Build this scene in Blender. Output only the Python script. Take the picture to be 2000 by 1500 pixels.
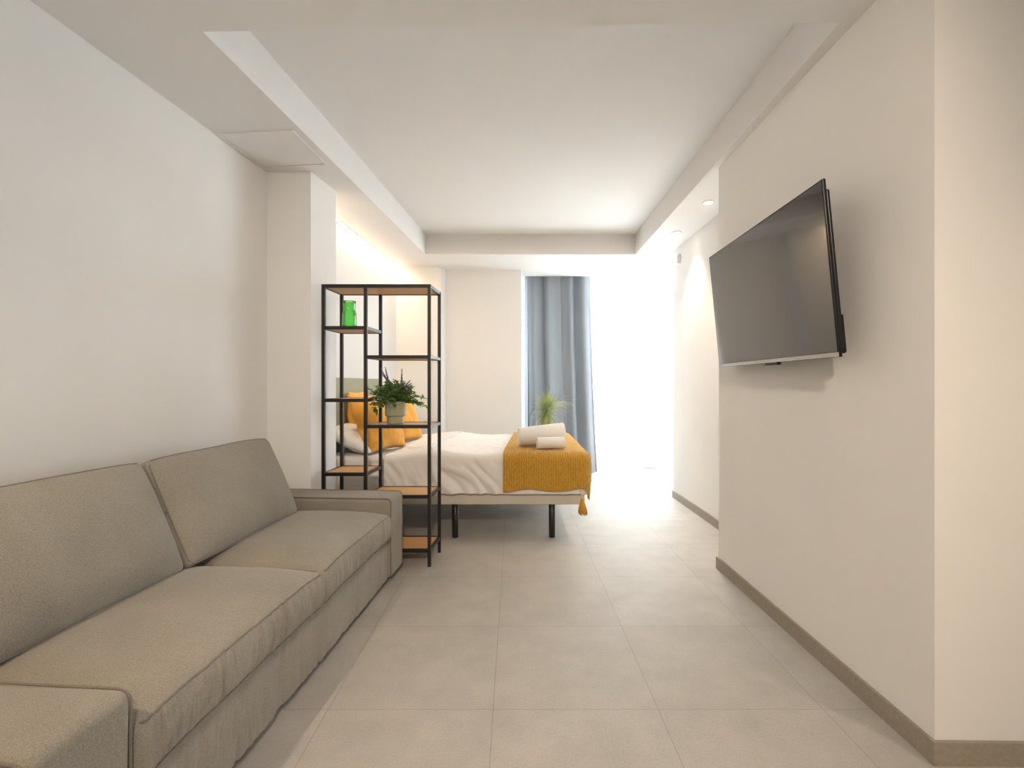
import bpy, bmesh, math, random
from mathutils import Vector, Matrix, noise
random.seed(7)
for o in list(bpy.data.objects): bpy.data.objects.remove(o)
SC = bpy.context.scene; COL = SC.collection
R = math.radians

# ------------------------------------------------------------------ camera
cam = bpy.data.cameras.new('camera'); co = bpy.data.objects.new('camera', cam); COL.objects.link(co)
co.location = (0, 0, 1.183); co.rotation_euler = (R(90), 0, 0)
cam.sensor_width = 36; cam.sensor_fit = 'HORIZONTAL'; cam.lens = 939/2000*36; cam.shift_x = -0.002
cam.clip_start = 0.02
SC.camera = co
# ------------------------------------------------------------------ world and exposure
SC.view_settings.view_transform = 'Standard'; SC.view_settings.look = 'None'
SC.view_settings.exposure = 2.0; SC.view_settings.gamma = 1; SC.view_settings.use_curve_mapping = False
w = bpy.data.worlds.new('sky'); SC.world = w; w.use_nodes = True
bg = w.node_tree.nodes['Background']; bg.inputs[0].default_value = (0.88, 0.94, 1.0, 1); bg.inputs[1].default_value = 3.7

def area(name, loc, rot, sx, sy, power, col, portal=False):
    l = bpy.data.lights.new(name, 'AREA'); l.shape = 'RECTANGLE'; l.size = sx; l.size_y = sy; l.energy = power; l.color = col
    o = bpy.data.objects.new(name, l); COL.objects.link(o); o.location = loc; o.rotation_euler = rot
    if portal: l.cycles.is_portal = True
    return o
area('window_portal', (1.72, 6.84, 1.38), (R(-90), 0, 0), 3.3, 2.75, 1, (1, 1, 1), True)
# daylight falling in through the window
area('window_daylight', (1.75, 7.3, 1.5), (R(-90), 0, 0), 3.3, 2.7, 100, (0.90, 0.95, 1.0))
# assumed side window, unseen behind the viewer, added to balance the daylight
area('added_side_window_portal', (3.96, -2.05, 1.43), (0, R(90), 0), 1.05, 1.1, 1, (1, 1, 1), True)

WARM = (1.0, 0.76, 0.50)
# ------------------------------------------------------------------ helpers
def mesh_from(name, bm, smooth=False):
    bm.normal_update()
    me = bpy.data.meshes.new(name); bm.to_mesh(me); bm.free()
    if smooth:
        for p in me.polygons: p.use_smooth = True
    return me
def obj(name, bm, m, parent=None, smooth=False, loc=None, rot=None):
    me = mesh_from(name, bm, smooth); o = bpy.data.objects.new(name, me); COL.objects.link(o)
    if m: me.materials.append(m)
    if parent: o.parent = parent
    if loc: o.location = loc
    if rot: o.rotation_euler = rot
    return o
def tag(o, label=None, cat=None, group=None, kind=None):
    if label: o['label'] = label
    if cat: o['category'] = cat
    if group: o['group'] = group
    if kind: o['kind'] = kind
    return o
def thing(name, label, cat, loc=(0, 0, 0), rot=(0, 0, 0), group=None):
    o = bpy.data.objects.new(name, None); COL.objects.link(o); o.location = loc; o.rotation_euler = rot
    o.empty_display_size = 0.1
    return tag(o, label, cat, group)
def NB(): return bmesh.new()
def add_box(bm, x0, x1, y0, y1, z0, z1, bev=0.0):
    r = bmesh.ops.create_cube(bm, size=1)
    vs = r['verts']
    for v in vs:
        v.co = Vector(((x0+x1)/2+v.co.x*(x1-x0), (y0+y1)/2+v.co.y*(y1-y0), (z0+z1)/2+v.co.z*(z1-z0)))
    if bev:
        es = list({e for v in vs for e in v.link_edges})
        bmesh.ops.bevel(bm, geom=es, offset=bev, segments=2, affect='EDGES', profile=0.5)
def box(x0, x1, y0, y1, z0, z1, bev=0.0):
    bm = NB(); add_box(bm, x0, x1, y0, y1, z0, z1, bev); return bm
def add_prism(bm, poly, z0, z1):
    a = sum(poly[i][0]*poly[(i+1) % len(poly)][1]-poly[(i+1) % len(poly)][0]*poly[i][1] for i in range(len(poly)))
    if a < 0: poly = poly[::-1]
    b = [bm.verts.new((x, y, z0)) for x, y in poly]; t = [bm.verts.new((x, y, z1)) for x, y in poly]
    bm.faces.new(b[::-1]); bm.faces.new(t); n = len(poly)
    for i in range(n): bm.faces.new((b[i], b[(i+1) % n], t[(i+1) % n], t[i]))
def prism(poly, z0, z1):
    bm = NB(); add_prism(bm, poly, z0, z1); return bm
def add_bar(bm, p0, p1, w, h=None):
    """square bar between two points; w across, h tall"""
    h = h or w; p0 = Vector(p0); p1 = Vector(p1); d = (p1-p0).normalized()
    up = Vector((0, 0, 1)) if abs(d.z) < .9 else Vector((0, 1, 0))
    s = d.cross(up).normalized(); u = s.cross(d)
    c = [(-1, -1), (1, -1), (1, 1), (-1, 1)]
    a = [bm.verts.new(p0+s*w/2*i+u*h/2*j) for i, j in c]; b = [bm.verts.new(p1+s*w/2*i+u*h/2*j) for i, j in c]
    bm.faces.new(a[::-1]); bm.faces.new(b)
    for i in range(4): bm.faces.new((a[i], a[(i+1) % 4], b[(i+1) % 4], b[i]))
def add_tube(bm, pts, r, seg=8, closed=False, cap=True, rad=None):
    pts = [Vector(p) for p in pts]; n = len(pts); rings = []
    prev = None
    for i, p in enumerate(pts):
        if closed: d = pts[(i+1) % n]-pts[i-1]
        else: d = pts[min(i+1, n-1)]-pts[max(i-1, 0)]
        d.normalize()
        if prev is None:
            up = Vector((0, 0, 1)) if abs(d.z) < .9 else Vector((1, 0, 0)); s = d.cross(up).normalized()
        else:
            s = prev-d*prev.dot(d); s.normalize()
        prev = s; u = d.cross(s); rr = rad[i] if rad else r
        rings.append([bm.verts.new(p+(s*math.cos(a)+u*math.sin(a))*rr) for a in [2*math.pi*k/seg for k in range(seg)]])
    m = n if closed else n-1
    for i in range(m):
        A = rings[i]; B = rings[(i+1) % n]
        for k in range(seg): bm.faces.new((A[k], A[(k+1) % seg], B[(k+1) % seg], B[k]))
    if cap and not closed:
        bm.faces.new(rings[0][::-1]); bm.faces.new(rings[-1])
def tube(pts, r, seg=8, closed=False, rad=None):
    bm = NB(); add_tube(bm, pts, r, seg, closed, True, rad); return bm
def add_lathe(bm, prof, seg=32, cx=0, cy=0, rib=0, nr=0):
    rings = []
    for (r, z) in prof:
        rings.append([bm.verts.new((cx+math.cos(a)*r*(1+rib*math.cos(nr*a)), cy+math.sin(a)*r*(1+rib*math.cos(nr*a)), z)) for a in [2*math.pi*k/seg for k in range(seg)]])
    for A, B in zip(rings, rings[1:]):
        for k in range(seg): bm.faces.new((A[k], A[(k+1) % seg], B[(k+1) % seg], B[k]))
    if prof[0][0] > 1e-5: bm.faces.new(rings[0][::-1])
    if prof[-1][0] > 1e-5: bm.faces.new(rings[-1])
def lathe(prof, seg=32, **k):
    bm = NB(); add_lathe(bm, prof, seg, **k); return bm
def axis_coords(H, r, n):
    t = [math.tan(R(a)) for a in (45, 36, 27, 18, 9)]
    lo = [-(H-r)-r*k for k in t]; hi = [(H-r)+r*k for k in t[::-1]]
    return lo+[-(H-r)+2*(H-r)*i/n for i in range(n+1)]+hi
def rbox_bm(Hx, Hy, Hz, r, n, f=None):
    """rounded box centred on the origin; f(p) moves each point"""
    ax = [axis_coords(H, r, k) for H, k in zip((Hx, Hy, Hz), n)]; H = (Hx, Hy, Hz)
    bm = NB(); cache = {}
    def vert(p):
        key = tuple(round(c, 5) for c in p)
        if key in cache: return cache[key]
        q = Vector([max(-(h-r), min(h-r, c)) for c, h in zip(p, H)]); d = Vector(p)-q
        v = q+d.normalized()*r if d.length > 1e-9 else q
        if f: v = f(v)
        cache[key] = bm.verts.new(v); return cache[key]
    for a in range(3):
        b, c = (a+1) % 3, (a+2) % 3
        for s in (-1, 1):
            for i in range(len(ax[b])-1):
                for j in range(len(ax[c])-1):
                    q = []
                    for (ii, jj) in ((i, j), (i+1, j), (i+1, j+1), (i, j+1)):
                        p = [0, 0, 0]; p[a] = s*H[a]; p[b] = ax[b][ii]; p[c] = ax[c][jj]; q.append(vert(p))
                    if s < 0: q = q[::-1]
                    bm.faces.new(q)
    return bm
def nz(x, y=0, z=0): return noise.noise(Vector((x, y, z)))

# ------------------------------------------------------------------ materials
class MT:
    def __init__(s, name):
        s.m = bpy.data.materials.new(name); s.m.use_nodes = True; s.t = s.m.node_tree; s.p = s.t.nodes['Principled BSDF']
        s.out = s.t.nodes['Material Output']
    def n(s, ty, **k):
        x = s.t.nodes.new(ty)
        for a, b in k.items():
            if a.startswith('i_'): x.inputs[int(a[2:])].default_value = b
            else: setattr(x, a, b)
        return x
    def l(s, a, b): s.t.links.new(a, b)
    def coord(s, kind='Object', scale=(1, 1, 1), loc=(0, 0, 0)):
        c = s.n('ShaderNodeTexCoord'); mp = s.n('ShaderNodeMapping'); mp.inputs['Scale'].default_value = scale; mp.inputs['Location'].default_value = loc
        s.l(c.outputs[kind], mp.inputs[0]); return mp.outputs[0]
    def noise(s, vec, scale, detail=3, rough=.5):
        x = s.n('ShaderNodeTexNoise'); x.inputs['Scale'].default_value = scale; x.inputs['Detail'].default_value = detail; x.inputs['Roughness'].default_value = rough
        s.l(vec, x.inputs['Vector']); return x.outputs[0]
    def ramp(s, fac, stops):
        x = s.n('ShaderNodeValToRGB'); e = x.color_ramp.elements
        e[0].position = stops[0][0]; e[0].color = (*stops[0][1], 1); e[1].position = stops[-1][0]; e[1].color = (*stops[-1][1], 1)
        for p, c in stops[1:-1]:
            k = e.new(p); k.color = (*c, 1)
        s.l(fac, x.inputs[0]); return x.outputs[0]
    def bump(s, h, strength, dist=.01, prev=None):
        x = s.n('ShaderNodeBump'); x.inputs['Strength'].default_value = strength; x.inputs['Distance'].default_value = dist
        s.l(h, x.inputs['Height'])
        if prev: s.l(prev, x.inputs['Normal'])
        s.l(x.outputs[0], s.p.inputs['Normal']); return x.outputs[0]
    def set(s, col=None, rough=None, metal=None, spec=None, **k):
        if col: s.p.inputs['Base Color'].default_value = (*col, 1)
        if rough is not None: s.p.inputs['Roughness'].default_value = rough
        if metal is not None: s.p.inputs['Metallic'].default_value = metal
        if spec is not None: s.p.inputs['Specular IOR Level'].default_value = spec
        return s
def plaster(name, c0, c1, rough=.9):
    s = MT(name).set(rough=rough, spec=.25); v = s.coord()
    s.l(s.ramp(s.noise(v, 1.3, 3), [(.3, c0), (.7, c1)]), s.p.inputs['Base Color'])
    s.bump(s.noise(v, 45, 4), .04, .004); return s.m
M = {}
M['wall'] = plaster('white_wall_paint', (.85, .84, .825), (.87, .86, .845))
M['ceil'] = plaster('white_ceiling_paint', (.865, .855, .84), (.88, .87, .855))
# tiled floor
s = MT('stone_floor_tiles').set(rough=.6, spec=.2)
v = s.coord(loc=(.076, -1.748+.6*10, 0))
br = s.n('ShaderNodeTexBrick'); br.offset = 0; br.squash = 1
for k, val in (('Scale', 1), ('Mortar Size', .0013), ('Mortar Smooth', .3), ('Brick Width', .6), ('Row Height', .6), ('Bias', 0)): br.inputs[k].default_value = val
br.inputs['Color1'].default_value = (.44, .415, .38, 1); br.inputs['Color2'].default_value = (.46, .435, .40, 1); br.inputs['Mortar'].default_value = (.30, .275, .24, 1)
s.l(v, br.inputs['Vector'])
v2 = s.coord()
cl = s.ramp(s.noise(v2, 5, 6, .65), [(.3, (.90, .90, .90)), (.7, (1.06, 1.06, 1.06))])
sp = s.ramp(s.noise(v2, 130, 3, .7), [(.35, (.93, .93, .93)), (.5, (1, 1, 1)), (.72, (1.1, 1.1, 1.1))])
mx = s.n('ShaderNodeMix', data_type='RGBA', blend_type='MULTIPLY'); mx.inputs[0].default_value = 1; s.l(br.outputs[0], mx.inputs[6]); s.l(cl, mx.inputs[7])
mx2 = s.n('ShaderNodeMix', data_type='RGBA', blend_type='MULTIPLY'); mx2.inputs[0].default_value = 1; s.l(mx.outputs[2], mx2.inputs[6]); s.l(sp, mx2.inputs[7])
s.l(mx2.outputs[2], s.p.inputs['Base Color'])
b1 = s.bump(s.noise(v2, 60, 4), .08, .003)
inv = s.n('ShaderNodeMath', operation='SUBTRACT'); inv.inputs[0].default_value = 1; s.l(br.outputs['Fac'], inv.inputs[1]); s.bump(inv.outputs[0], .3, .001, b1)
M['floor'] = s.m
s = MT('baseboard_tile').set(rough=.55); v = s.coord()
s.l(s.ramp(s.noise(v, 60, 5, .7), [(.3, (.30, .265, .215)), (.7, (.38, .34, .285))]), s.p.inputs['Base Color']); M['skirting'] = s.m
# fabrics
def fabric(name, c0, c1, fine=260, bump=.25, rough=.95, wr=0, sheen=.2):
    s = MT(name).set(rough=rough, spec=.15); v = s.coord()
    n1 = s.noise(v, fine, 3, .75); n2 = s.noise(v, 4, 3)
    mm = s.n('ShaderNodeMath', operation='MULTIPLY_ADD'); mm.inputs[1].default_value = .25; s.l(n2, mm.inputs[0]); s.l(n1, mm.inputs[2])
    s.l(s.ramp(mm.outputs[0], [(.42, c0), (.82, c1)]), s.p.inputs['Base Color'])
    b = s.bump(n1, bump, .0015)
    if wr: s.bump(s.noise(v, 9, 4, .55), wr, .02, b)
    s.p.inputs['Sheen Weight'].default_value = sheen
    return s.m
M['sofa'] = fabric('taupe_sofa_weave', (.195, .175, .145), (.37, .34, .295), 330, .5)
M['piping'] = fabric('taupe_sofa_piping', (.15, .133, .108), (.25, .225, .19), 300, .3)
M['linen'] = fabric('white_bed_linen', (.80, .77, .73), (.86, .84, .80), 400, .1, wr=.12)
M['sheet'] = fabric('white_fitted_sheet', (.80, .77, .73), (.85, .82, .78), 400, .1, wr=.1)
M['bluehem'] = fabric('pale_blue_hem', (.66, .74, .82), (.72, .79, .86), 400, .1)
M['base'] = fabric('cream_bed_base_fabric', (.56, .51, .44), (.66, .61, .54), 200, .3)
M['orange'] = fabric('mustard_orange_pillowcase', (.80, .37, .055), (.88, .45, .09), 300, .15, wr=.15)
M['towel'] = fabric('white_towel_terry', (.82, .80, .77), (.92, .90, .88), 330, .9)
M['headboard'] = fabric('sage_green_headboard_cloth', (.36, .39, .28), (.43, .46, .34), 300, .2)
M['drape'] = None
# knitted throw: cable pattern
s = MT('mustard_cable_knit').set(rough=.95, spec=.1)
v = s.coord()
wv = s.n('ShaderNodeTexWave', wave_type='BANDS', bands_direction='X'); wv.inputs['Scale'].default_value = 17; wv.inputs['Distortion'].default_value = 7; wv.inputs['Detail'].default_value = 2; wv.inputs['Detail Scale'].default_value = 3; s.l(v, wv.inputs[0])
wz = s.n('ShaderNodeTexWave', wave_type='BANDS', bands_direction='DIAGONAL'); wz.inputs['Scale'].default_value = 60; wz.inputs['Distortion'].default_value = 1; s.l(v, wz.inputs[0])
ad = s.n('ShaderNodeMath', operation='MULTIPLY_ADD'); ad.inputs[1].default_value = .4; s.l(wz.outputs[1], ad.inputs[0]); s.l(wv.outputs[1], ad.inputs[2])
s.l(s.ramp(ad.outputs[0], [(.0, (.50, .25, .022)), (.9, (.70, .39, .055))]), s.p.inputs['Base Color'])
b = s.bump(ad.outputs[0], .8, .006); s.bump(s.noise(v, 300, 3), .5, .002, b); s.p.inputs['Sheen Weight'].default_value = .3
M['knit'] = s.m
M['tassel'] = fabric('mustard_tassel_yarn', (.62, .32, .03), (.78, .44, .07), 500, .6)
# wood
s = MT('oak_shelf_board').set(rough=.5); v = s.coord(scale=(3, 40, 40))
s.l(s.ramp(s.noise(v, 1.6, 5, .6), [(.3, (.50, .27, .10)), (.7, (.64, .37, .155))]), s.p.inputs['Base Color']); s.bump(s.noise(v, 3, 4), .08, .002); M['wood'] = s.m
def plain(name, col, rough=.5, metal=0, spec=.5, nscale=80, amt=.08):
    s = MT(name).set(rough=rough, metal=metal, spec=spec); v = s.coord()
    c0 = tuple(c*(1-amt) for c in col); c1 = tuple(min(1, c*(1+amt)) for c in col)
    s.l(s.ramp(s.noise(v, nscale, 3), [(.3, c0), (.7, c1)]), s.p.inputs['Base Color']); return s.m
M['blackmetal'] = plain('black_powder_coated_steel', (.012, .011, .011), .38)
M['blackleg'] = plain('black_painted_leg', (.012, .011, .011), .35)
M['tvcase'] = plain('black_plastic_casing', (.006, .006, .0065), .3, spec=.3)
M['silver'] = plain('silver_bezel', (.45, .43, .41), .28, .8)
M['alu'] = plain('grey_window_frame', (.42, .45, .48), .5)
M['white_plastic'] = plain('white_plastic', (.78, .77, .75), .4)
M['pot'] = plain('sage_ceramic', (.36, .37, .25), .55)
M['terracotta'] = plain('grey_planter', (.35, .34, .32), .7)
M['soil'] = plain('dark_soil', (.05, .035, .025), 1.0)
s = MT('television_glass').set((.014, .013, .012), .06, 0, .75); v = s.coord()
s.l(s.ramp(s.noise(v, 2.5, 4), [(.3, (.05, .05, .05)), (.8, (.10, .10, .10))]), s.p.inputs['Roughness'])
s.p.inputs['Coat Weight'].default_value = .6; s.p.inputs['Coat Roughness'].default_value = .05
M['screen'] = s.m
def leafmat(name, c0, c1, sc=20):
    s = MT(name).set(rough=.5); v = s.coord()
    s.l(s.ramp(s.noise(v, sc, 2), [(.3, c0), (.7, c1)]), s.p.inputs['Base Color'])
    tr = s.n('ShaderNodeBsdfTranslucent'); tr.inputs[0].default_value = (*[min(1, c*1.5) for c in c1], 1)
    mx = s.n('ShaderNodeMixShader'); mx.inputs[0].default_value = .25; s.l(s.p.outputs[0], mx.inputs[1]); s.l(tr.outputs[0], mx.inputs[2]); s.l(mx.outputs[0], s.out.inputs[0])
    return s.m
M['leaf'] = leafmat('green_leaves', (.045, .13, .018), (.17, .31, .05), 30)
M['leaf2'] = leafmat('grey_green_leaves', (.12, .21, .10), (.26, .36, .18), 30)
M['palm'] = leafmat('olive_spiky_leaves', (.22, .26, .07), (.42, .45, .18), 14)
M['dry'] = leafmat('dry_straw_blades', (.55, .45, .28), (.70, .60, .42), 14)
M['lav'] = plain('purple_flower_buds', (.13, .09, .16), .9, nscale=200, amt=.4)
M['stem'] = plain('brown_green_stem', (.12, .12, .05), .8)
M['trunk'] = plain('brown_trunk', (.20, .13, .07), .9)
def emit(name, col, st):
    m = bpy.data.materials.new(name); m.use_nodes = True; t = m.node_tree; t.nodes.clear()
    e = t.nodes.new('ShaderNodeEmission'); e.inputs[0].default_value = (*col, 1); e.inputs[1].default_value = st
    o = t.nodes.new('ShaderNodeOutputMaterial'); t.links.new(e.outputs[0], o.inputs[0]); return m
M['led'] = emit('warm_led_diffuser', (1, .74, .49), 38)
M['lens'] = emit('warm_downlight_lens', (1, .86, .68), 6)
def thin(name, col, trans, opaque, gl=.0, kind='translucent'):
    """cloth or thin glass that lets light through"""
    m = bpy.data.materials.new(name); m.use_nodes = True; t = m.node_tree; t.nodes.clear(); N = t.nodes.new; L = t.links.new
    o = N('ShaderNodeOutputMaterial'); d = N('ShaderNodeBsdfDiffuse'); d.inputs[0].default_value = (*col, 1)
    tr = N('ShaderNodeBsdfTranslucent'); tr.inputs[0].default_value = (*col, 1)
    tp = N('ShaderNodeBsdfTransparent'); a = N('ShaderNodeMixShader'); a.inputs[0].default_value = trans; L(d.outputs[0], a.inputs[1]); L(tr.outputs[0], a.inputs[2])
    tc = N('ShaderNodeTexCoord'); ns = N('ShaderNodeTexNoise'); ns.inputs['Scale'].default_value = 180; L(tc.outputs['Object'], ns.inputs['Vector'])
    mr = N('ShaderNodeMapRange'); mr.inputs[3].default_value = opaque-.06; mr.inputs[4].default_value = opaque+.06; L(ns.outputs[0], mr.inputs[0])
    b = N('ShaderNodeMixShader'); L(mr.outputs[0], b.inputs[0]); L(tp.outputs[0], b.inputs[1]); L(a.outputs[0], b.inputs[2]); L(b.outputs[0], o.inputs[0]); return m
M['sheer'] = thin('white_sheer_voile', (.93, .94, .95), .80, .86)
M['drape'] = thin('grey_curtain_cloth', (.23, .24, .255), .10, 1.2)
def glass(name, tint, gloss, body=0, bodycol=(1, 1, 1)):
    m = bpy.data.materials.new(name); m.use_nodes = True; t = m.node_tree; t.nodes.clear(); N = t.nodes.new; L = t.links.new
    o = N('ShaderNodeOutputMaterial'); tp = N('ShaderNodeBsdfTransparent'); tp.inputs[0].default_value = (*tint, 1)
    g = N('ShaderNodeBsdfGlossy'); g.inputs[1].default_value = .03
    f = N('ShaderNodeFresnel'); f.inputs[0].default_value = gloss
    cur = tp.outputs[0]
    if body:
        tr = N('ShaderNodeBsdfTranslucent'); tr.inputs[0].default_value = (*bodycol, 1); df = N('ShaderNodeBsdfDiffuse'); df.inputs[0].default_value = (*bodycol, 1)
        q = N('ShaderNodeMixShader'); q.inputs[0].default_value = .5; L(tr.outputs[0], q.inputs[1]); L(df.outputs[0], q.inputs[2])
        k = N('ShaderNodeMixShader'); k.inputs[0].default_value = body; L(cur, k.inputs[1]); L(q.outputs[0], k.inputs[2]); cur = k.outputs[0]
    x = N('ShaderNodeMixShader'); L(f.outputs[0], x.inputs[0]); L(cur, x.inputs[1]); L(g.outputs[0], x.inputs[2]); L(x.outputs[0], o.inputs[0]); return m
M['pane'] = glass('window_pane_glass', (.97, .985, .98), 1.35)
M['green_glass'] = glass('green_ribbed_glass', (.66, .96, .62), 1.4, .13, (.22, .80, .20))

# ------------------------------------------------------------------ the room
ZS, ZC = 2.573, 2.79         # soffit and recessed ceiling heights
def struct(name, bm, m, **k):
    o = obj(name, bm, m, **k); o['kind'] = 'structure'; return o
def xl(y): return -1.62+(y-3.13)*.0966        # left wall line
struct('floor', box(-3.2, 4.2, -3.0, 7.0, -.1, 0), M['floor'])
struct('wall_left', prism([(xl(-3), -3), (xl(3.16), 3.16), (xl(3.16)-.2, 3.16), (xl(-3)-.2, -3)], 0, ZC), M['wall'])
struct('wall_column', prism([(-1.331, 3.147), (-1.283, 3.465), (-1.80, 3.50), (-1.82, 3.16), (-1.62, 3.150)], 0, ZS), M['wall'])
struct('wall_alcove', prism([(-1.550, 3.465), (-1.405, 5.72), (-1.7, 5.75), (-1.8, 3.48)], 0, ZC), M['wall'])
struct('wall_back', prism([(-1.6, 5.72), (-.868, 5.72), (-.838, 5.86), (.088, 5.86), (.150, 6.70), (.150, 6.95), (-1.6, 6.95)], 0, ZC), M['wall'])
struct('wall_right', prism([(1.312, 1.50), (4.0, 1.46), (4.0, 5.03), (1.668, 5.03), (1.668, 3.083), (1.312, 3.083)], 0, ZC), M['wall'])
struct('wall_far_right', box(3.35, 3.5, 5.03, 6.95, 0, ZC), M['wall'])
struct('wall_window', (lambda bm: (add_box(bm, .15, 3.35, 6.7, 6.85, 2.70, ZC), bm)[1])(NB()), M['wall'])
struct('wall_behind', box(-2.5, 4.0, -3.0, -2.8, 0, ZC), M['wall'])
bm = NB()
add_box(bm, 3.8, 4.0, -2.8, -2.6, 0, ZC); add_box(bm, 3.8, 4.0, -1.5, 1.48, 0, ZC); add_box(bm, 3.8, 4.0, -2.6, -1.5, 0, .90); add_box(bm, 3.8, 4.0, -2.6, -1.5, 1.95, ZC)
struct('wall_near_right', bm, M['wall'])
bm = NB()
A = (-1.228, 1.897); B = (1.254, 1.849); Cc = (1.303, 5.16); D = (-.950, 5.145)
add_prism(bm, [(-3, -3), (4.2, -3), (4.2, 1.849), B, A, (-3, 1.897)], ZS, ZC)
add_prism(bm, [(-3, 1.897), A, D, (-3, 5.145)], ZS, ZC)
add_prism(bm, [B, (4.2, 1.849), (4.2, 5.16), Cc], ZS, ZC)
add_prism(bm, [(-3, 5.145), D, Cc, (4.2, 5.16), (4.2, 6.20), (-3, 6.20)], ZS, ZC)
add_prism(bm, [(-3, -3), (4.2, -3), (4.2, 7), (-3, 7)], ZC, ZC+.12)
struct('ceiling', bm, M['ceil'])
bb = .073
bm = NB()
add_prism(bm, [(1.299, 1.488), (1.299, 3.095), (1.3115, 3.095), (1.3115, 1.4995)], 0, bb)
add_prism(bm, [(1.299, 1.488), (1.3115, 1.4995), (3.79, 1.4625), (3.79, 1.449)], 0, bb)
add_prism(bm, [(1.3115, 3.0835), (1.3115, 3.095), (1.655, 3.095), (1.6675, 3.0835)], 0, bb)
struct('baseboard_right', bm, M['skirting'])
struct('baseboard_far_right', prism([(1.656, 3.096), (1.6675, 3.096), (1.6675, 5.03), (1.656, 5.042)], 0, bb), M['skirting'])
bm = NB(); add_prism(bm, [(xl(-2.7)+.001, -2.7), (xl(3.14)+.001, 3.14), (xl(3.14)+.013, 3.14), (xl(-2.7)+.013, -2.7)], 0, bb)
struct('baseboard_left', bm, M['skirting'])
bm = NB(); add_prism(bm, [(-1.39, 5.707), (-.856, 5.707), (-.826, 5.848), (.10, 5.848), (.10, 5.859), (-.837, 5.859), (-.867, 5.719), (-1.39, 5.719)], 0, bb)
struct('baseboard_back', bm, M['skirting'])
# window: outer frame, mullions, transoms
wf = NB()
X0, X1, Yw = .15, 3.35, 6.72
add_box(wf, X0, X1, Yw, Yw+.07, 0, .06); add_box(wf, X0, X1, Yw, Yw+.07, 2.62, 2.70)
for x in (X0+.03, .98, 1.86, 2.70, X1-.03): add_box(wf, x-.03, x+.03, Yw+.001, Yw+.069, .06, 2.62)
for z in (.96, 2.22): add_box(wf, X0, X1, Yw+.004, Yw+.066, z-.03, z+.03)
win = struct('window_1', wf, M['alu'])
pb = NB(); add_box(pb, X0, X1, Yw+.03, Yw+.036, .05, 2.65); obj('window_pane', pb, M['pane'], win)
wf = NB()  # frame of the unseen side window, added for its neutral fill light
for z in (.90, 1.90): add_box(wf, 3.87, 3.93, -2.6, -1.5, z, z+.05)
for y in (-2.6, -2.075, -1.55): add_box(wf, 3.871, 3.929, y, y+.05, .95, 1.90)
added_win = struct('added_window_2', wf, M['alu']); pb = NB(); add_box(pb, 3.898, 3.903, -2.57, -1.53, .93, 1.93); obj('window_pane', pb, M['pane'], added_win)
# balcony slab and parapet seen beyond the glass
struct('trim_1', box(-1.5, 5.0, 7.0, 9.0, -.2, -.02), plain('pale_balcony_floor', (.6, .6, .58), .8))

# ceiling hatch
hp = [(-1.650, 2.666), (-1.209, 2.634), (-1.180, 3.042), (-1.612, 3.09)]
def shrink(poly, d):
    cx = sum(p[0] for p in poly)/4; cy = sum(p[1] for p in poly)/4
    return [(cx+(x-cx)*(1-d/.22), cy+(y-cy)*(1-d/.22)) for x, y in poly]
h = thing('access_hatch', 'square white ceiling access hatch above the corner of the left wall', 'hatch', (-1.42, 2.86, ZS))
def rel(poly, o): return [(x-o[0], y-o[1]) for x, y in poly]
o0 = (-1.42, 2.86)
outer = rel(hp, o0); inner = rel(shrink(hp, .014), o0)
bm = NB()
for i in range(4):
    j = (i+1) % 4; add_prism(bm, [outer[i], outer[j], inner[j], inner[i]], -.006, -.0005)
obj('hatch_frame', bm, M['ceil'], h)
obj('hatch_panel', prism(rel(shrink(hp, .019), o0), -.003, -.0005), M['ceil'], h)

# recessed lights
def downlight(x, y, label, power, size=86, blend=.95, grp=None, z=ZS):
    t = thing('ceiling_downlight', label, 'ceiling light', (x, y, z), group=grp)
    prof = [(.036, 0), (.036, -.006), (.043, -.006), (.046, -.003), (.046, 0)]
    bm = NB(); seg = 40; rings = [[bm.verts.new((math.cos(a)*r, math.sin(a)*r, zz)) for a in [2*math.pi*k/seg for k in range(seg)]] for r, zz in prof]
    for A_, B_ in zip(rings, rings[1:]):
        for k in range(seg): bm.faces.new((A_[k], B_[k], B_[(k+1) % seg], A_[(k+1) % seg]))
    obj('trim_ring', bm, M['white_plastic'], t, smooth=False)
    obj('lens', lathe([(.0355, -.004), (.0355, -.001)], 32), M['lens'], t)
    l = bpy.data.lights.new('downlight_lamp', 'SPOT'); l.energy = power; l.color = (1.0, .80, .58); l.spot_size = R(size); l.spot_blend = blend; l.shadow_soft_size = .03 if power < 80 else .09
    lo = bpy.data.objects.new('downlight_lamp', l); COL.objects.link(lo); lo.parent = t; lo.location = (0, 0, -.02)
    return t
downlight(1.484, 3.677, 'small round recessed downlight nearer the television wall', 18, grp='recessed downlights over the passage')
downlight(1.489, 4.41, 'small round recessed downlight farther along, toward the window', 14, grp='recessed downlights over the passage')
def warm_spot(x, y, label, power, size=110, tilt=(0, 0), col=WARM, blend=.7):
    t = downlight(x, y, label, power, size, blend, grp='downlights behind the viewer')
    for c in t.children:
        if c.type == 'LIGHT': c.data.color = col; c.rotation_euler = (R(tilt[0]), R(tilt[1]), 0)
warm_spot(-1.35, -.05, 'warm recessed downlight above the near end of the sofa', 27, 130)
warm_spot(.10, -.90, 'added warm fill spot, unseen, in the middle of the near ceiling', 112, 80, tilt=(68, 0), col=(1.0, .81, .62), blend=1.0)  # unseen fill lamp, added and tilted forward to brighten the middle of the room
warm_spot(2.40, -.20, 'warm recessed downlight in the near ceiling on the right', 20, 150)

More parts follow.
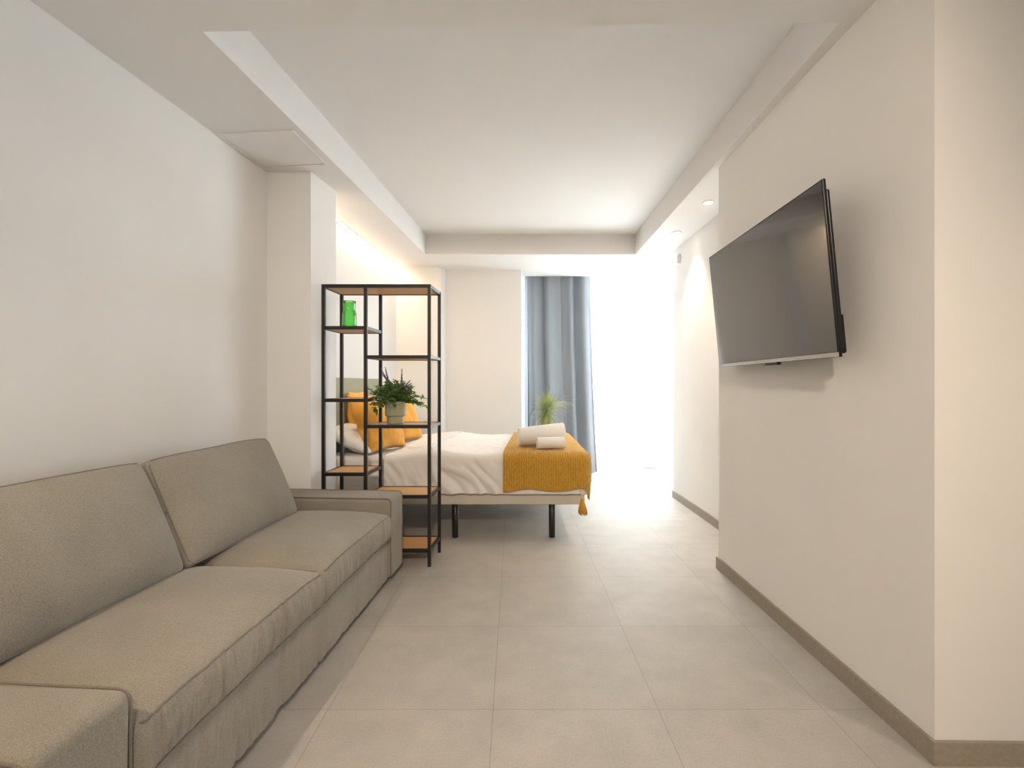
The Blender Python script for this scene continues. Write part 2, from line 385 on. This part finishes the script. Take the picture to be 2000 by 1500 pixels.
# LED strip at the top of the wall behind the bed
def xa(y): return -1.550+(y-3.465)*(.145/2.255)
led = thing('led_strip_light', 'long warm LED light line along the top of the wall behind the bed', 'strip light', (xa(4.6)+.03, 4.6, ZS))
def stripbar(off, wd, z0, z1, y0=3.50, y1=5.70):
    return prism([(xa(y0)+off-(xa(4.6)+.03), y0-4.6), (xa(y1)+off-(xa(4.6)+.03), y1-4.6), (xa(y1)+off+wd-(xa(4.6)+.03), y1-4.6), (xa(y0)+off+wd-(xa(4.6)+.03), y0-4.6)], z0, z1)
obj('profile', stripbar(.002, .009, -.016, -.0005), M['white_plastic'], led)
obj('profile', stripbar(.0295, .004, -.009, -.0005), M['white_plastic'], led)
obj('diffuser', stripbar(.0125, .016, -.004, -.0005), M['led'], led)

# small plates on the walls
t = thing('wall_sensor', 'small white box mounted high on the far right wall near the window', 'sensor', (1.6675, 4.86, 2.44))
obj('housing', box(-.022, 0, -.045, .045, -.05, .05, .006), M['white_plastic'], t)
obj('cover', box(-.028, -.021, -.034, .034, -.036, .036, .004), M['white_plastic'], t)

# ------------------------------------------------------------------ sofa
SR = R(-4.1)
sofa = thing('sofa', 'long taupe fabric three seat sofa standing along the left wall', 'sofa', (-.702, 3.035, 0), (0, 0, SR))
def dgather(y, z, amp, seed):   # vertical gathers in cloth, in metres
    return amp*(nz(y*22+nz(y*5, z*6, seed)*2.5, z*4, seed)*.45-abs(nz(y*38+z*6*nz(y*2, seed), z*3, seed+5))*1.1+.25+nz(y*85, z*6, seed+9)*.25)
def arm(yc, seed, name='armrest'):
    Hx, Hy, Hz = .455, .112, .236
    def f(p):
        x, y, z = p
        k = nz(x*5, y*6+seed, z*6)*.004
        if z > 0: z += k*.8
        if x > 0: x += k
        return Vector((x-.455, y+yc, z+.276))
    a = obj(name, rbox_bm(Hx, Hy, Hz, .028, (18, 6, 10), f), M['sofa'], sofa, smooth=True)
    # piping along both edges of the top and front band
    for s_ in (-1, 1):
        pts = []
        yy = yc+s_*(Hy-.006)
        for i in range(14): pts.append((-.90+.86*i/13, yy+.001*s_, .509+nz(i*.6, seed)*.0015))
        for i in range(1, 7):
            an = R(90-15*i); pts.append((-.030+.026*math.cos(an), yy+.001*s_, .482+.026*math.sin(an)))
        for i in range(1, 14): pts.append((-.004+nz(i*.6, seed+3)*.0015, yy+.001*s_, .482-.43*i/13))
        obj('piping', tube(pts, .0033, 8), M['piping'], a, smooth=True)
    return a
arm(-.112, 1.0)
arm(-2.085, 9.0)
# seat base with skirt
L0, L1 = -1.972, -.226
def fbase(p):
    x, y, z = p; yy = y+(L0+L1)/2
    if x > .3:
        w_ = max(0, min(1, (.13-z)/.2)); x += dgather(yy, z, .010, 21)*w_+dgather(yy*.4, z, .006, 3)
    return Vector((x-.452, yy, z+.160))
obj('seat_base', rbox_bm(.432, (L1-L0)/2, .123, .012, (10, 420, 16), fbase), M['sofa'], sofa, smooth=True)
obj('back_frame', rbox_bm(.075, (L1-L0)/2+.01, .232, .02, (4, 20, 8), lambda p: Vector((p.x-.838, p.y+(L0+L1)/2, p.z+.272))), M['sofa'], sofa, smooth=True)
def seat(y0, y1, seed):
    yc = (y0+y1)/2; Hy = (y1-y0)/2-.002; Hx = .385; Hz = .074
    def f(p):
        x, y, z = p; u = y/Hy; v = x/Hx
        c = (1-min(1, abs(u))**4)*(1-min(1, abs(v))**5)*(1 if x > 0 else 1+.6*v)
        zz = z+(.048*c if z > 0 else 0)+nz(x*4+seed, y*4, 2)*.005*c
        # front corners and front edge roll
        xx = x
        if x > .2:
            k = (x-.2)/(Hx-.2); xx += .012*k*(1-(z/Hz)**2)*1.0
            if z < Hz*.98: xx += dgather(y+yc, z, .015, seed)*k*max(0, 1-abs(z/Hz)**4)
            zz += dgather(y+yc, 0, .004, seed)*k*(1 if z > 0 else 0)
            zz -= .012*k*abs(u)**6
        return Vector((xx-.383, y*(1-.010*(z/Hz)**2)+yc, zz+.358))
    c = obj('seat_cushion', rbox_bm(Hx, Hy, Hz, .024, (30, 260, 12), f), M['sofa'], sofa, smooth=True)
    for zz, nm in ((Hz-.011, 'piping'), (-Hz+.006, 'piping')):
        pts = []
        for i in range(70):
            y = -Hy+.018+(2*Hy-.036)*i/69; q = f(Vector((Hx-.0055, y, zz))); pts.append(q+Vector((.0015, 0, .002 if zz > 0 else 0)))
        q0 = [f(Vector((Hx-.05-.05*k, -Hy+.004, zz))) for k in range(5, -1, -1)]; q1 = [f(Vector((Hx-.05-.05*k, Hy-.004, zz))) for k in range(0, 6)]
        obj(nm, tube(q0+pts+q1, .0030, 6), M['piping'], c, smooth=True)
seat(-1.078, L1, 31.0); seat(L0, -1.082, 57.0)
def backc(y0, y1, seed):
    yc = (y0+y1)/2; Hy = (y1-y0)/2; Hx = .10; Hz = .232
    lean = R(24)
    def f(p):
        x, y, z = p; u = y/Hy; v = z/Hz
        c = (1-min(1, abs(u))**2.6)*(1-min(1, abs(v))**2.6)
        x2 = x*(.72+.28*(1-abs(u)**6)*(1-abs(v)**6))+(.045*c if x > 0 else -.02*c)+nz(y*4+seed, z*4, 3)*.008*c
        if x > 0 and abs(v) > .55: x2 += dgather(y+yc, z, .004, seed)*(abs(v)-.55)*1.6
        y2 = y*(1-.012*v*v)-.012*u*abs(u)*0; z2 = z-.010*abs(u)**5*(1 if z > 0 else 0)+nz(y*3, seed)*.005
        X = x2*math.cos(lean)-z2*math.sin(lean); Z = x2*math.sin(lean)+z2*math.cos(lean)
        return Vector((X-.640, y2+yc, Z+.648))
    c = obj('back_cushion', rbox_bm(Hx, Hy, Hz, .022, (6, 110, 46), f), M['sofa'], sofa, smooth=True)
    for sx in (1, -1):
        pts = []; xx = sx*(Hx-.006); n = 40
        ry, rz = Hy-.006, Hz-.006
        for i in range(n): pts.append((xx, -ry+.02+(2*ry-.04)*i/(n-1), rz))
        for i in range(n): pts.append((xx, ry, rz-.02-(2*rz-.04)*i/(n-1)))
        for i in range(n): pts.append((xx, ry-.02-(2*ry-.04)*i/(n-1), -rz))
        for i in range(n): pts.append((xx, -ry, -rz+.02+(2*rz-.04)*i/(n-1)))
        obj('piping', tube([f(Vector(p)) for p in pts], .0033, 6, closed=True), M['piping'], c, smooth=True)
backc(-1.195, -.365, 5.0); backc(-1.975, -1.205, 17.0)

# ------------------------------------------------------------------ open shelf unit
SX, SY = -.549, 3.118
shelf = thing('open_shelf_unit', 'tall black metal open shelf unit with staggered oak boards behind the sofa', 'shelf', (SX, SY, 0))
K = .024; DEP = .262; FX = (-.686, -.413, 0.0); P = .0205
def sp_(x, back, z): return (x+(K if back else 0), DEP if back else 0, z)
for x in FX:
    for b_ in (0, 1):
        bm = NB(); add_bar(bm, sp_(x, b_, 0), sp_(x, b_, 1.828), P, P); obj('post', bm, M['blackmetal'], shelf)
def board(xa_, xb_, z):
    r = P/2; bm = NB(); T = .016
    for b_ in (0, 1): add_bar(bm, (xa_+r+(K if b_ else 0), DEP*b_, z), (xb_-r+(K if b_ else 0), DEP*b_, z), .018, T+.006)
    for x in (xa_, xb_): add_bar(bm, (x+K*.04, r, z), (x+K*.96, DEP-r, z), .018, T+.004)
    fr = obj('shelf_frame', bm, M['blackmetal'], shelf)
    e = .010
    obj('shelf_board', prism([(xa_+e, e), (xb_-e, e), (xb_-e+K, DEP-e), (xa_+e+K, DEP-e)], z-.0075, z+.0085), M['wood'], fr)
bz_top = 1.822
def topboard():
    board(FX[0], FX[2], 1.8175)
topboard()
for z in (1.547, 1.077, .598, .105): board(FX[0], FX[1], z)
for z in (1.358, .907, .453, .103): board(FX[1], FX[2], z)

# ------------------------------------------------------------------ green vase
vz = thing('glass_vase', 'ribbed green glass vase on the top left bay of the shelf unit', 'vase', (-1.108, 3.235, 1.557))
pr = [(.0, .004), (.040, .004), (.044, .0), (.048, .004), (.047, .03), (.0455, .07), (.045, .098), (.0405, .112), (.0385, .125), (.0400, .15), (.0425, .176), (.043, .182),
      (.0405, .182), (.0375, .15), (.0360, .125), (.0380, .112), (.0425, .098), (.043, .07), (.0445, .03), (.0445, .012), (.0, .010)]
obj('vase_body', lathe(pr, 96, rib=.018, nr=24), M['green_glass'], vz, smooth=True)

# ------------------------------------------------------------------ potted shelf plant
PX, PY, PZ = -.800, 3.245, .917
pl = thing('potted_plant', 'bushy green plant in a sage ceramic pot on the middle shelf', 'plant', (PX, PY, PZ))
obj('pot', lathe([(.0, 0), (.052, 0), (.055, .003), (.055, .047), (.059, .050), (.0665, .052), (.0685, .058), (.070, .147), (.069, .150), (.064, .150), (.063, .125), (.0, .125)], 48), M['pot'], pl, smooth=False)
obj('soil', lathe([(.0, .126), (.0625, .126), (.0, .134)], 24), M['soil'], pl)
def leaf(bm, p, d, L, W, up=Vector((0, 0, 1)), fold=.25, droop=.2):
    d = d.normalized(); s_ = d.cross(up)
    if s_.length < 1e-3: s_ = Vector((1, 0, 0))
    s_.normalize(); n_ = s_.cross(d)
    a = p; n_ = n_.normalized()
    m1 = p+d*L*.35-n_*L*.0; m2 = p+d*L*.7-n_*L*droop*.4; tip = p+d*L-n_*L*droop
    v = [bm.verts.new(q) for q in (a, m1+s_*W/2+n_*W*fold, m2+s_*W*.38+n_*W*fold, tip, m2-s_*W*.38+n_*W*fold, m1-s_*W/2+n_*W*fold, m1, m2)]
    bm.faces.new((v[0], v[6], v[1])); bm.faces.new((v[1], v[6], v[7], v[2])); bm.faces.new((v[2], v[7], v[3]))
    bm.faces.new((v[0], v[5], v[6])); bm.faces.new((v[5], v[4], v[7], v[6])); bm.faces.new((v[4], v[3], v[7]))
fol = NB(); fol2 = NB(); st = NB(); rnd = random.Random(11)
def sprig(az, el, L, big=False, bmx=None, droop=.9, lw=.021):
    bmx = bmx or fol
    d0 = Vector((math.cos(az)*math.cos(el), math.sin(az)*math.cos(el), math.sin(el)))
    p = Vector((math.cos(az)*.04*rnd.random(), math.sin(az)*.04*rnd.random(), .13)); pts = [p.copy()]; d = d0.copy(); n = 12
    for i in range(n):
        d = (d+Vector((rnd.uniform(-.06, .06), rnd.uniform(-.06, .06), -.055*droop*(i/n)*2))).normalized(); p = p+d*L/n; pts.append(p.copy())
        if i > 2:
            for k in range(2):
                a = rnd.uniform(0, 6.28); q = Vector((math.cos(a), math.sin(a), rnd.uniform(-.3, .8)))
                leaf(bmx, p, (d*.7+q), rnd.uniform(.8, 1.3)*lw*1.3, lw*rnd.uniform(.7, 1.05))
    add_tube(st, pts, .0011, 4); return pts
for i in range(95):
    az = rnd.uniform(0, 6.283); el = R(rnd.uniform(8, 88)); L = rnd.uniform(.09, .165)*(1.05 if el < R(40) else .95)
    sprig(az, el, L, bmx=fol if rnd.random() < .72 else fol2)
sprig(R(-5), R(25), .215, droop=1.3); sprig(R(-12), R(15), .20, droop=1.6); sprig(R(190), R(20), .15, droop=3.2); sprig(R(200), R(10), .14, droop=3.4)
sprig(R(185), R(52), .17); sprig(R(175), R(42), .19)
for az, el, L, W in ((178, 28, .15, .032), (250, 70, .13, .034), (60, 60, .12, .03), (300, 20, .09, .036), (240, 5, .08, .03), (280, -10, .075, .03), (215, 35, .10, .03)):
    d = Vector((math.cos(R(az))*math.cos(R(el)), math.sin(R(az))*math.cos(R(el)), math.sin(R(el))))
    leaf(fol2 if az != 178 else fol, Vector((0, 0, .14))+d*.045, d, L, W, droop=.15)
obj('foliage', fol, M['leaf'], pl); obj('pale_foliage', fol2, M['leaf2'], pl); obj('stems', st, M['stem'], pl)
for (tx, tz, bx_, bz_) in ((-.100, .372, -.05, .29), (-.068, .378, -.045, .28), (.052, .365, .045, .27), (.105, .292, .06, .24), (.108, .272, .055, .235), (-.085, .335, -.03, .27), (.115, .20, .09, .25)):
    bm = NB(); a = Vector((bx_, rnd.uniform(-.03, .02), bz_)); b2 = Vector((tx, a.y+rnd.uniform(-.02, .02), tz)); n = 14
    add_tube(bm, [Vector((bx_*.3, a.y*.4, .15)), a, b2], .0012, 4)
    for i in range(n+1):
        q = a.lerp(b2, i/n)
        for k in range(3):
            an = rnd.uniform(0, 6.28); bmesh.ops.create_icosphere(bm, subdivisions=1, radius=.0048*(1.1-.6*i/n), matrix=Matrix.Translation(q+Vector((math.cos(an), math.sin(an), 0))*.0035*(1.1-.6*i/n)))
    obj('flower_spike', bm, M['lav'], pl, smooth=True)

# ------------------------------------------------------------------ bed
BX0, BX1, BY0, BY1 = -1.395, .530, 3.665, 5.15
bed = thing('bed', 'double bed with white linen and a sage headboard in the lit alcove', 'bed', (0, 4.4, 0))
def bedo(name, bm, m, parent=None, smooth=True):
    bmesh.ops.translate(bm, verts=bm.verts, vec=(0, -4.4, 0)); return obj(name, bm, m, parent or bed, smooth)
def rb(x0, x1, y0, y1, z0, z1, r, n, g=None):
    c = Vector(((x0+x1)/2, (y0+y1)/2, (z0+z1)/2))
    return rbox_bm((x1-x0)/2, (y1-y0)/2, (z1-z0)/2, r, n, lambda p: (g(p+c) if g else p+c))
def headfit(p):
    x, y, z = p
    if x < -1.25: x -= .088*(1-(y-3.6)/1.55)*min(1, (-1.25-x)/.1)
    return Vector((x, y, z))
bedo('bed_base', rb(BX0, BX1+.01, BY0, BY1, .262, .343, .012, (20, 14, 3), headfit), M['base'])
for x, y in ((-.455, BY0+.05), (.293, BY0+.05), (-1.2, BY0+.05), (-.455, BY1-.05), (.293, BY1-.05), (-1.2, BY1-.05)):
    bm = NB(); add_lathe(bm, [(.022, 0), (.024, .002), (.0245, .268), (.02, .27)], 24, cx=x, cy=y); bedo('leg', bm, M['blackleg'])
def mw(p):
    x, y, z = headfit(p)
    if y < BY0+.1: y += .006*nz(x*14, z*22, 4)*(1-(abs(z-.48)/.16)**4 if abs(z-.48) < .16 else 0)
    return Vector((x, y, z))
bedo('mattress', rb(BX0+.01, BX1-.01, BY0+.015, BY1-.015, .338, .628, .035, (70, 20, 22), mw), M['sheet'])
# headboard follows the wall
hb = NB(); add_prism(hb, [(xa(3.60)+.003, 3.60), (xa(5.10)+.003, 5.10), (xa(5.10)+.05, 5.10), (xa(3.60)+.05, 3.60)], .05, 1.236)
bmesh.ops.bevel(hb, geom=list(hb.edges), offset=.006, segments=2, affect='EDGES'); bedo('headboard', hb, M['headboard'], smooth=False)

def drape(a0, a1, b0, b1, na, nb, x1, y0, y1, top, Rr, off, wr, seed, thick=None, droplim=None, zfun=None, dampf=None):
    """cloth lying over the bed: a runs along x and folds down past x1, b runs along y and folds down past y0 and y1"""
    bm = NB(); g = []
    damp = dampf or (lambda a: 1)
    for i in range(na+1):
        row = []
        for j in range(nb+1):
            a = a0+(a1-a0)*i/na; b = b0+(b1-b0)*j/nb
            da = max(0, a-(x1-Rr)); dbn = max(0, (y0+Rr)-b); dbf = max(0, b-(y1-Rr)); db = dbn if dbn > 0 else dbf; sg = -1 if dbn > 0 else 1
            d = math.hypot(da, db)
            q = Rr*math.pi/2
            if d < 1e-9: h_, v_ = 0, 0
            elif d < q: h_, v_ = Rr*math.sin(d/Rr), Rr*(1-math.cos(d/Rr))
            else: h_, v_ = Rr+(d-q)*.02, Rr+(d-q)
            ux, uy = (da/d, sg*db/d) if d > 0 else (0, 0)
            x = min(a, x1-Rr)+ux*h_; y = min(max(b, y0+Rr), y1-Rr)+uy*h_; z = top-v_
            hang = min(1, v_/.12)
            # folds: diagonal on the hanging sides, soft on top
            q1 = (a-v_*.85)*10+nz(a*3, v_*3, seed)*1.4; fo = .5-1.7*abs(nz(q1, (a+v_)*1.6, seed))+nz(q1*2.3, (a+v_)*3, seed+4)*.4+nz(a*5, v_*2, seed+2)*.5
            y += uy*(off+wr*fo*hang*damp(a)); x += ux*(off+wr*nz(b*9, v_*3, seed+2)*hang)
            z += (wr*.35*(nz(a*6, b*7, seed)+.5*nz(a*14, b*13, seed+1)))*(1-hang)+off*(1-hang)
            if zfun: z = zfun(x, y, z, a, b)
            row.append(bm.verts.new((x, y, z)))
        g.append(row)
    for i in range(na):
        for j in range(nb): bm.faces.new((g[i][j], g[i+1][j], g[i+1][j+1], g[i][j+1]))
    return bm, g
def dz(x, y, z, a, b):
    # thicker near the turned-back fold
    k = max(0, 1-abs(x+.62)/.30); z2 = z
    if z > .60: z2 += .028*k*k*(3-2*k)*1.0
    if x < -.93 and z > .58: z2 -= .012*min(1, (-.93-x)/.05)
    return max(z2, .349)
bm, g = drape(-.985, BX1+.24, BY0-.275, BY1+.26, 150, 150, BX1+.012, BY0-.010, BY1+.01, .634, .05, .004, .030, 2.0, zfun=dz, dampf=lambda a: 1 if a < -.16 else max(.30, 1-(a+.16)/.1))
du = bedo('duvet', bm, M['linen'])
md = du.modifiers.new('t', 'SOLIDIFY'); md.thickness = .012; md.offset = 1
# turned-back edge with pale blue hem, lies diagonally
bm = NB(); n = 40; gg = []
for j in range(n+1):
    t_ = j/n; y = BY0+.06+(BY1-BY0-.1)*t_; x = -.66-.02*math.sin(t_*5)+.20*t_**1.0*.35
    row = []
    for k in range(7):
        row.append(bm.verts.new((x+.028*k/6, y, .682+.010*math.sin(math.pi*k/6)-.010*max(0, x+.62)/.1-.002*abs(nz(y*8, k)))))
    gg.append(row)
for j in range(n):
    for k in range(6): bm.faces.new((gg[j][k], gg[j][k+1], gg[j+1][k+1], gg[j+1][k]))
hem = bedo('duvet_hem', bm, M['bluehem'], du); tag(hem, 'pale blue hem')
md = hem.modifiers.new('t', 'SOLIDIFY'); md.thickness = .01; md.offset = -1

# knitted throw
def tz(x, y, z, a, b):
    z += .006*nz(a*22, b*22, 3)*(1 if z > .6 else 0)
    if z < .60: pass
    k = max(0, min(1, (a-(BX1-.15))/.3)) if b < BY0 else 0
    return z-.02*k*k
tb0 = BY0-.275
bm, g = drape(-.082, BX1+.215, tb0, BY1+.05, 130, 150, BX1+.050, BY0-.040, BY1+.03, .656, .06, .003, .010, 8.0, zfun=tz)
corner = g[-1][0].co.copy()
for i in range(131):     # wavy lower hem
    for j in range(26):
        v_ = g[i][j]; v_.co.z -= .02*(1-i/130)*(1-j/26); v_.co.z += (.010*nz(v_.co.x*5, 1)+.008*math.sin(v_.co.x*14))*(1-j/26)
    
for i in range(131):
    for j in range(151):
        v_ = g[i][j]; v_.co.x += .085*(1-i/130)*max(0, v_.co.y-3.66)/1.5
th = obj('knitted_throw', bm, M['knit'], smooth=True)
tag(th, 'mustard cable knit throw draped over the foot of the bed', 'throw')
md = th.modifiers.new('t', 'SOLIDIFY'); md.thickness = .009; md.offset = 1
# tassel on the near corner
ta = NB(); c0 = Vector((.508, 3.575, .318)); rnd = random.Random(4)
bmesh.ops.create_uvsphere(ta, u_segments=14, v_segments=10, radius=.014, matrix=Matrix.Translation(c0+Vector((0, 0, .004))))
for k in range(110):
    an = rnd.uniform(0, 6.28); r_ = .034*math.sqrt(rnd.random()); L = rnd.uniform(.090, .108)
    pts = [c0+Vector((math.cos(an)*r_*.3, math.sin(an)*r_*.3, 0)), c0+Vector((math.cos(an)*r_*.75, math.sin(an)*r_*.75, -L*.5)), c0+Vector((math.cos(an)*r_+.004, math.sin(an)*r_, -L))]
    add_tube(ta, pts, .0022, 4)
to = obj('tassel', ta, M['tassel'], th, smooth=True)

# pillows
def pillow(name, W, H, T, m, loc, rot, label, cat, grp=None, seed=0, ears=.05):
    bm = NB(); n = 36; gr = {}
    for side in (1, -1):
        for i in range(n+1):
            for j in range(n+1):
                u = -1+2*i/n; v_ = -1+2*j/n
                edge = i in (0, n) or j in (0, n)
                if edge and side < 0: gr[(side, i, j)] = gr[(1, i, j)]; continue
                # outline pulled in between corners
                px = u*W/2*(1-ears*(1-v_*v_)**1.0*abs(u)**2*1.2+0); pz = v_*H/2*(1-ears*(1-u*u)*abs(v_)**2*1.2)
                th_ = T/2*((1-abs(u)**2.3)*(1-abs(v_)**2.3))**.55
                wr_ = (nz(u*2.5+seed, v_*2.5, side*3)*.014+nz(u*6+seed, v_*6, side)*.006)*min(1, th_/(T*.2)) if not edge else 0
                gr[(side, i, j)] = bm.verts.new((px, side*(th_+wr_), pz))
    for side in (1, -1):
        for i in range(n):
            for j in range(n):
                q = [gr[(side, i, j)], gr[(side, i+1, j)], gr[(side, i+1, j+1)], gr[(side, i, j+1)]]
                if side > 0: q = q[::-1]
                bm.faces.new(q)
    o = obj(name, bm, m, None, True, loc, rot); tag(o, label, cat, grp); return o
# local y = thickness (front = +y); to face +x rotate z by -90
def place(name, W, H, T, m, x, y, z, lean, yaw, label, grp, seed):
    o = pillow(name, W, H, T, m, (x, y, z), (0, 0, 0), label, 'pillow', grp, seed)
    o.rotation_euler = (Matrix.Rotation(R(-90+yaw), 4, 'Z') @ Matrix.Rotation(R(lean), 4, 'X')).to_euler(); return o
place('white_pillow', .56, .40, .17, M['linen'], -1.285, 3.955, .738, 64, 0, 'white pillow leaning on the headboard behind the nearer orange cushion', 'white sleeping pillows', 3)
place('white_pillow', .62, .42, .16, M['linen'], -1.275, 4.78, .80, 24, 0, 'white pillow leaning on the headboard behind the farther orange cushion', 'white sleeping pillows', 6)
place('orange_pillow', .48, .48, .11, M['orange'], -1.385, 4.30, .880, 4, 0, 'orange pillow standing against the headboard, mostly hidden behind the nearer orange cushion', 'orange bed pillows', 12)
place('orange_pillow', .50, .50, .21, M['orange'], -1.125, 3.98, .868, 24, -22, 'nearer orange cushion leaning at the head of the bed, seen through the shelf', 'orange bed pillows', 1)
place('orange_pillow', .50, .50, .17, M['orange'], -1.085, 4.62, .868, 20, -22, 'farther orange cushion at the head of the bed, behind the sage plant pot', 'orange bed pillows', 5)

# towels
def roll(name, Lr, Rx, Rz, turns, loc, yaw, label, th_=.010, taper=0):
    bm = NB(); N = int(turns*28); na = 22; g = []
    for i in range(N+1):
        t_ = i/N; a = -t_*turns*2*math.pi-1.2; r_ = 1-.86*t_
        row = []
        for k in range(na+1):
            s_ = -1+2*k/na
            e = 1-.03*abs(s_)**6; w_ = 1+.03*nz(s_*2, a*.7, Lr*9)
            tp = 1+taper*s_; row.append(bm.verts.new((s_*Lr/2*(1+.02*nz(a*2, s_)), math.cos(a)*Rx*r_*e*w_*tp, math.sin(a)*Rz*r_*e*w_*tp+Rz*(tp-1))))
        g.append(row)
    for i in range(N):
        for k in range(na): bm.faces.new((g[i][k], g[i][k+1], g[i+1][k+1], g[i+1][k]))
    o = obj(name, bm, M['towel'], None, True, loc, (0, 0, yaw)); md = o.modifiers.new('t', 'SOLIDIFY'); md.thickness = th_; md.offset = -1
    tag(o, label, 'towel', 'rolled towels on the throw'); return o
roll('rolled_towel', .375, .118, .090, 4.0, (.220, 3.985, .763), R(6), 'larger white towel roll at the back on the mustard throw', .014, .12)
roll('rolled_towel', .225, .052, .050, 3.2, (.290, 3.805, .721), R(9), 'smaller white towel roll in front of the larger one', .009)

# ------------------------------------------------------------------ television
d_ = Vector((.0317, 1.105)); ang = math.atan2(d_.y, d_.x)
tv = thing('television', 'black flat screen television tilted forward on the right wall', 'television', (1.1915, 1.76, 1.282), (R(-5.4), 0, ang))
W_, H_ = 1.105, .657
obj('bezel', box(0, W_, -.012, 0, 0, H_, .0025), M['tvcase'], tv)
obj('screen', box(.007, W_-.007, -.001, .0012, .020, H_-.007), M['screen'], tv)
obj('bottom_strip', box(.002, W_-.002, -.010, .0022, .0015, .0185, .001), M['silver'], tv)
obj('sensor', box(.43, .545, -.012, .006, -.011, .0015, .002), M['tvcase'], tv)
bm = NB(); add_box(bm, .008, W_-.008, -.030, -.0115, .035, H_-.035, .008); obj('back_cover', bm, M['tvcase'], tv)
bm = NB(); add_box(bm, .025, W_-.025, -.048, -.028, .012, .16, .008); obj('electronics_housing', bm, M['tvcase'], tv)
bm = NB(); add_box(bm, .40, .70, -.058, -.0295, .18, .48, .003); obj('wall_bracket', bm, M['tvcase'], tv)
bm = NB(); add_box(bm, .50, .60, -.108, -.056, .26, .42, .003); obj('bracket_arm', bm, M['tvcase'], tv)

# ------------------------------------------------------------------ curtains
def curtain(name, x0, x1, y, z0, z1, nfold, amp, m, label, seed, hem=None, flare=0, flareL=0, n=260, xmin=None):
    bm = NB(); g = []; nzv = 60
    for i in range(n+1):
        u = i/n; row = []
        for j in range(nzv+1):
            v_ = j/nzv; z = z0(u) + (z1-z0(u))*v_ if callable(z0) else z0+(z1-z0)*v_
            ph = u*nfold*2*math.pi+(2.6 if nfold < 8 else 1.6)*nz(u*3, seed)+(1-v_)*.9*nz(u*2.5, v_*1.3, seed+5)
            a_ = amp*(.7+.5*nz(u*4, v_*.8, seed+2))
            yy = y+a_*math.sin(ph)+amp*.35*math.sin(2.3*ph+1)*(1-.3*v_)
            xx = x0+(x1-x0)*u+amp*.45*math.cos(ph)+flare*u*(1-v_)**1.5-flareL*(1-u)*(1-v_)
            if xmin is not None: xx = max(xx, xmin+.012*u)
            row.append(bm.verts.new((xx, yy, z)))
        g.append(row)
    for i in range(n):
        for j in range(nzv): bm.faces.new((g[i][j], g[i+1][j], g[i+1][j+1], g[i][j+1]))
    o = obj(name, bm, m, None, True); tag(o, label, 'curtain'); return o
curtain('grey_curtain', .140, .985, 6.35, .015, 2.755, 4.2, .10, M['drape'], 'heavy blue grey curtain gathered at the left of the window', 3.0, flare=.10, xmin=.137)
def hemz(u):
    x = .30+3.0*u
    return .012+.055*max(0, 1-abs(x-1.87)/.14)+.006*abs(nz(u*9, 2))+(.014 if x < 1.33 else 0)
curtain('sheer_curtain', .30, 3.30, 6.56, hemz, 2.755, 17, .028, M['sheer'], 'white sheer curtain covering the window, trailing on the floor', 8.0, n=500)
rl = thing('curtain_rail', 'white double curtain rail in the ceiling pocket above the window', 'curtain rail', (1.75, 6.5, 2.77))
obj('track', box(-1.58, 1.58, -.14, -.115, 0, .0195), M['white_plastic'], rl); obj('track', box(-1.58, 1.58, .05, .07, 0, .0195), M['white_plastic'], rl)

# ------------------------------------------------------------------ spiky plant by the curtain
pp = thing('spiky_plant', 'spiky olive green potted plant standing before the grey curtain', 'plant', (.40, 5.84, 0))
obj('pot', lathe([(0, 0), (.10, 0), (.13, .28), (.135, .28), (.135, .30), (.12, .30), (.115, .26), (0, .26)], 32), M['terracotta'], pp)
obj('soil', lathe([(0, .262), (.113, .262), (0, .27)], 24), M['soil'], pp)
obj('trunk', tube([(0, 0, .26), (.01, 0, .5), (-.005, 0, .70), (0, 0, .87)], .02, 10, rad=[.024, .022, .02, .022]), M['trunk'], pp, smooth=True)
def blade(bm, p, az, el, L, W, droop):
    d = Vector((math.cos(az)*math.cos(el), math.sin(az)*math.cos(el), math.sin(el))); s_ = Vector((-math.sin(az), math.cos(az), 0)); n = 7; prev = None
    q = p.copy(); 
    for i in range(n+1):
        t_ = i/n; ww = W*(1-t_)**.7*.5+.0004
        a = bm.verts.new(q+s_*ww); b_ = bm.verts.new(q-s_*ww); c_ = bm.verts.new(q-Vector((0, 0, ww*.5)))
        if prev: bm.faces.new((prev[0], a, c_, prev[2])); bm.faces.new((prev[2], c_, b_, prev[1]))
        prev = (a, b_, c_); d = (d+Vector((0, 0, -droop*t_*.5))).normalized(); q = q+d*L/n
bm = NB(); rnd = random.Random(21)
for k in range(340):
    el = R(rnd.uniform(-75, 85)); blade(bm, Vector((0, 0, rnd.uniform(.82, .91))), rnd.uniform(0, 6.283), el, rnd.uniform(.17, .29), rnd.uniform(.008, .013), rnd.uniform(.05, .4))
obj('foliage', bm, M['palm'], pp)
bm = NB()
for k in range(26):
    blade(bm, Vector((rnd.uniform(0, .1), rnd.uniform(-.03, .03), rnd.uniform(.86, .95))), R(rnd.uniform(-35, 25)), R(rnd.uniform(-15, 40)), rnd.uniform(.22, .36), .005, rnd.uniform(.5, .9))
tag(obj('dry_blades', bm, M['dry'], pp), 'dry straw coloured blades')
